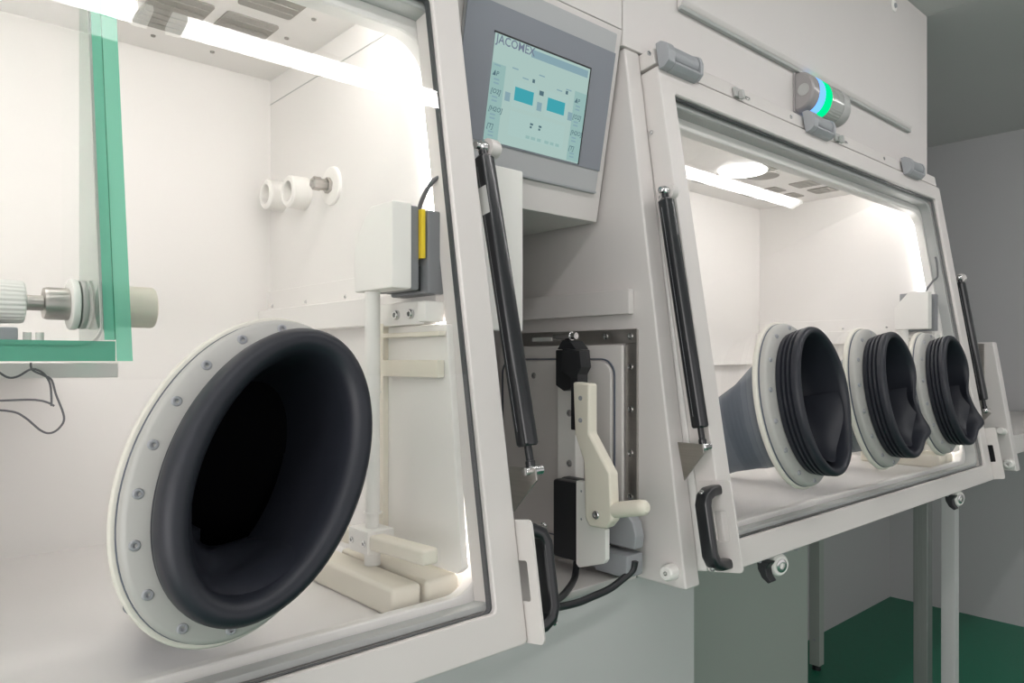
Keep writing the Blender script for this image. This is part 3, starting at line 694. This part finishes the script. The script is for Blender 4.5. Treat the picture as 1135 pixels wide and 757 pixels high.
# ------------------------------------------------------------------ gas struts
SG = 'black gas struts holding the windows'
def strut(x, top, bot, label, bx, detail=True, bl=None):
    """top/bot: (Y, Z) of the pivots"""
    t = thing('gas_strut', label, 'gas strut', (x, bot[0], bot[1]), SG)
    a, b = Vector((x, *top)), Vector((x, *bot)); ax = (b - a).normalized(); L = (b - a).length
    n1 = Vector((1, 0, 0)); n2 = ax.cross(n1)
    def sec(p, w, f): # rounded bar with flat sides
        return [p + n1 * (w * math.copysign(abs(math.cos(TAU * k / 16)) ** f, math.cos(TAU * k / 16))) + n2 * (w * math.copysign(abs(math.sin(TAU * k / 16)) ** f, math.sin(TAU * k / 16))) for k in range(16)]
    w = .0122
    obj('outer_tube', MB().loft([sec(a + ax * .014, w * .7, .7), sec(a + ax * .018, w, .65), sec(a + ax * (L - .034), w, .65), sec(a + ax * (L - .031), w * .85, .7)]), 'blackgloss', t)
    obj('groove', MB().box((x - w - .0004, -.0, 0), (x - w, 1, 1)) if False else MB().tube([a + ax * .03 - n1 * w * .93 - n2 * w * .2, b - ax * .05 - n1 * w * .93 - n2 * w * .2], .0008, 6, 1), 'grey_pl', t)
    obj('piston_rod', MB().cyl(b - ax * .032, b - ax * .006, .005, n=14), 'black', t)
    e = obj('rod_end', MB().cyl(b - ax * .013, b + ax * .006, .0065, n=14, bev=.002).cyl(a - ax * .004, a + ax * .015, .006, n=14, bev=.002), 'blackgloss', t)
    for p in (a, b):
        obj('ball_stud', MB().lathe([(-.016, .0065), (-.006, .0065), (-.004, .008), (.004, .008), (.006, .0055), (.012, .0055), (.013, .004), (.013, 0)], p, (-1, 0, 0), 18), 'steel', t)
    obj('top_socket', MB().lathe([(-.006, .013), (-.020, .013), (-.024, .011)], (x + .002, a.y, a.z), (-1, 0, 0), 20), 'paint', t)
    # triangular stainless bracket for the lower pivot
    if bl: obj('bracket', MB().prism(bl, 0, bx, bx + .003, .0008), 'brushed', t)
    if detail:
        q0, q1 = a + ax * .060, a + ax * .098
        obj('label_sticker', MB().quad(q0 - n1 * w * 1.03 - n2 * w * .15, q1 - n1 * w * 1.03 - n2 * w * .15, q1 - n1 * w * .95 + n2 * w * .7, q0 - n1 * w * .95 + n2 * w * .7).quad(q0 - n1 * w * 1.03 - n2 * w * .15, q1 - n1 * w * 1.03 - n2 * w * .15, q1 - n1 * w * 1.03 - n2 * w * .5, q0 - n1 * w * 1.03 - n2 * w * .5), 'white_lbl', t)
    return t
strut(.630, (.764, .287), (.667, -.138), 'black gas strut at the right edge of the near window', .624, True, [(.703, -.136), (.655, -.133), (.652, -.148), (.698, -.196)])
strut(1.021, (.754, .286), (.678, -.140), 'black gas strut at the left edge of the far window', 1.004, False, [(.716, -.134), (.668, -.134), (.666, -.148), (.703, -.196)])
strut(2.455, (.743, .245), (.676, -.147), 'black gas strut at the right edge of the far window', 2.46, False, [(.715, -.14), (.665, -.14), (.663, -.155), (.70, -.20)])

# ------------------------------------------------------------------ signal lamp on the overhead cabinet
t = thing('signal_lamp', 'grey half round signal lamp with lit blue and green bands', 'lamp', (1.695, .80, .565))
cz, ch, cd = .610, .044, .042
def dsec(x, r=1., n=28, rib=0.):
    P = []
    for k in range(n + 1):
        a = -PI / 2 + PI * k / n; q = r * (1 + (rib if k % 2 else 0))
        P.append((x, .8155 - cd * q * abs(math.cos(a)) ** .8, cz + ch * q * math.sin(a)))
    return P
obj('dome', MB().loft([dsec(1.595, .90), dsec(1.597, .95), dsec(1.602, 1.), dsec(1.6265, 1.)]), 'beacon', t)
def ribs(name, a, b, m): return obj(name, MB().loft([dsec(a, .975, 40, .022), dsec(b, .975, 40, .022)]), m, t)
ribs('blue_band', 1.627, 1.6565, 'blue_led'); ribs('green_band', 1.657, 1.6905, 'green_led'); ribs('clear_band', 1.691, 1.721, 'beacon_clear'); ribs('clear_band', 1.7215, 1.7515, 'beacon_clear')
obj('lamp_base', MB().loft([dsec(1.752, 1.), dsec(1.782, 1.), dsec(1.792, .95), dsec(1.797, .86)]), 'grey_light', t)
obj('cap_emblem', MB().lathe([(0, .0135), (.0008, .013), (.0008, .010), (.0002, .009)], (1.5948, .797, cz), (-1, 0, 0), 32), 'grey_light', t)
obj('back_plate', MB().box((1.59, .8158, .564), (1.80, .8195, .656), .001), 'beacon', t)

# ------------------------------------------------------------------ cam latches under the far window
CG = 'cam latches under the far window'
for x, lb in ((1.245, 'round white keyed cam latch under the left part of the far window'), (2.195, 'round white keyed cam latch under the right end of the far window')):
    y, z = .672, -.368
    t = thing('cam_latch', lb, 'latch', (x, y, z - .02), CG)
    obj('latch_mount', MB().box((x - .05, y + .004, z + .008), (x + .045, y + .03, z + .026), .002), 'grey_pl', t)
    obj('latch_knob', MB().lathe([(0, .020), (.014, .020), (.018, .017), (.018, .013)], (x, y + .006, z), (-.3, -1, -.05), 28), 'ptfe', t)
    k = obj('key_barrel', MB().lathe([(.014, .012), (.020, .012), (.021, .010), (.021, .006), (.017, .005), (.017, 0)], (x, y + .006, z), (-.3, -1, -.05), 20), 'steel', t)
    obj('hook', MB().prism([(y - .012, z + .012), (y + .014, z + .012), (y + .012, z - .004), (y + .004, z - .018), (y - .008, z - .026), (y - .014, z - .022), (y - .006, z - .012), (y - .004, z)], 0, x - .046, x - .026, .0015), 'black', t)
tag(obj('frame_bolt', MB().lathe([(0, .006), (.006, .006), (.008, .004), (.008, 0)], (1.315, .672, -.348), (0, 0, -1), 14), 'grey_pl'), 'small grey bolt under the far window beside the left cam latch', 'bolt')

# ------------------------------------------------------------------ lower furniture
t = thing('base_cabinet', 'pale grey base cabinet below the near glovebox', 'cabinet', (-.2, 1.1, ZF))
obj('cabinet_body', MB().box((-1.6, .80, ZF + .08), (1.176, 1.40, -.374), .002), 'cab', t)
obj('plinth', MB().box((-1.58, .84, ZF), (1.16, 1.38, ZF + .0795)), 'cab2', t)
obj('top_lip', MB().box((.62, .795, -.3735), (.998, 1.36, -.362), .002), 'paint_body', t)
t = thing('storage_cabinet', 'pale grey green cabinet standing under the far glovebox', 'cabinet', (1.6, 1.2, ZF))
obj('cabinet_body', MB().box((1.21, 1.0, ZF + .06), (2.03, 1.38, -.42), .003), 'cab2', t)
obj('plinth', MB().box((1.23, 1.03, ZF), (2.01, 1.36, ZF + .0595)), 'cab', t)
obj('top_board', MB().box((1.20, .99, -.4195), (2.04, 1.39, -.40), .003), 'cab2', t)
# bench frame
t = thing('bench_frame', 'stainless bench frame whose legs carry the far glovebox', 'frame', (2.3, 1.0, ZF))
for x, y, mt in ((2.365, .80, 'leg_steel'), (2.765, 1.318, 'cab2'), (2.598, .80, 'cab')):
    lg = obj('leg', MB().box((x, y, ZF + .02), (x + .04, y + .04, -.345 if x < 2.5 else -.337), .002), mt, t, label=None if mt == 'leg_steel' else 'white painted leg')
    obj('foot', MB().cyl((x + .02, y + .02, ZF), (x + .02, y + .02, ZF + .0198), .016, n=16), 'black', lg)
    if x > 2.7: screw('leg_screw', lg, (x, y + .02, ZF + .12), (-1, 0, 0), .006, .002, 'grey_pl')
obj('cross_beam', MB().box((1.205, .93, -.372), (2.35, .97, -.333), .002), 'cab', t)
obj('cross_beam', MB().box((2.36, 1.318, -.372), (2.81, 1.358, -.336), .002), 'cab', t)
obj('side_beam', MB().box((2.365, .842, -.372), (2.405, 1.316, -.336), .002), 'cab', t)

# ------------------------------------------------------------------ light, camera, view
w = bpy.data.worlds.new('World'); SC.world = w; w.use_nodes = True
w.node_tree.nodes['Background'].inputs[0].default_value = (.8, .85, .9, 1); w.node_tree.nodes['Background'].inputs[1].default_value = .1

cam = bpy.data.cameras.new('camera'); co = bpy.data.objects.new('camera', cam); COL.objects.link(co)
co.location = (0, 0, H); co.rotation_euler = (PI / 2, 0, -.73019188)
cam.sensor_width = 36; cam.sensor_fit = 'HORIZONTAL'; cam.lens = 36 * 815.2 / 1135
cam.shift_y = (399.08 - 378.5) / 1135
cam.clip_start = .01
SC.camera = co
SC.view_settings.view_transform = 'Standard'; SC.view_settings.look = 'None'
SC.view_settings.gamma = 1; SC.view_settings.use_curve_mapping = False
SC.view_settings.exposure = 0.0
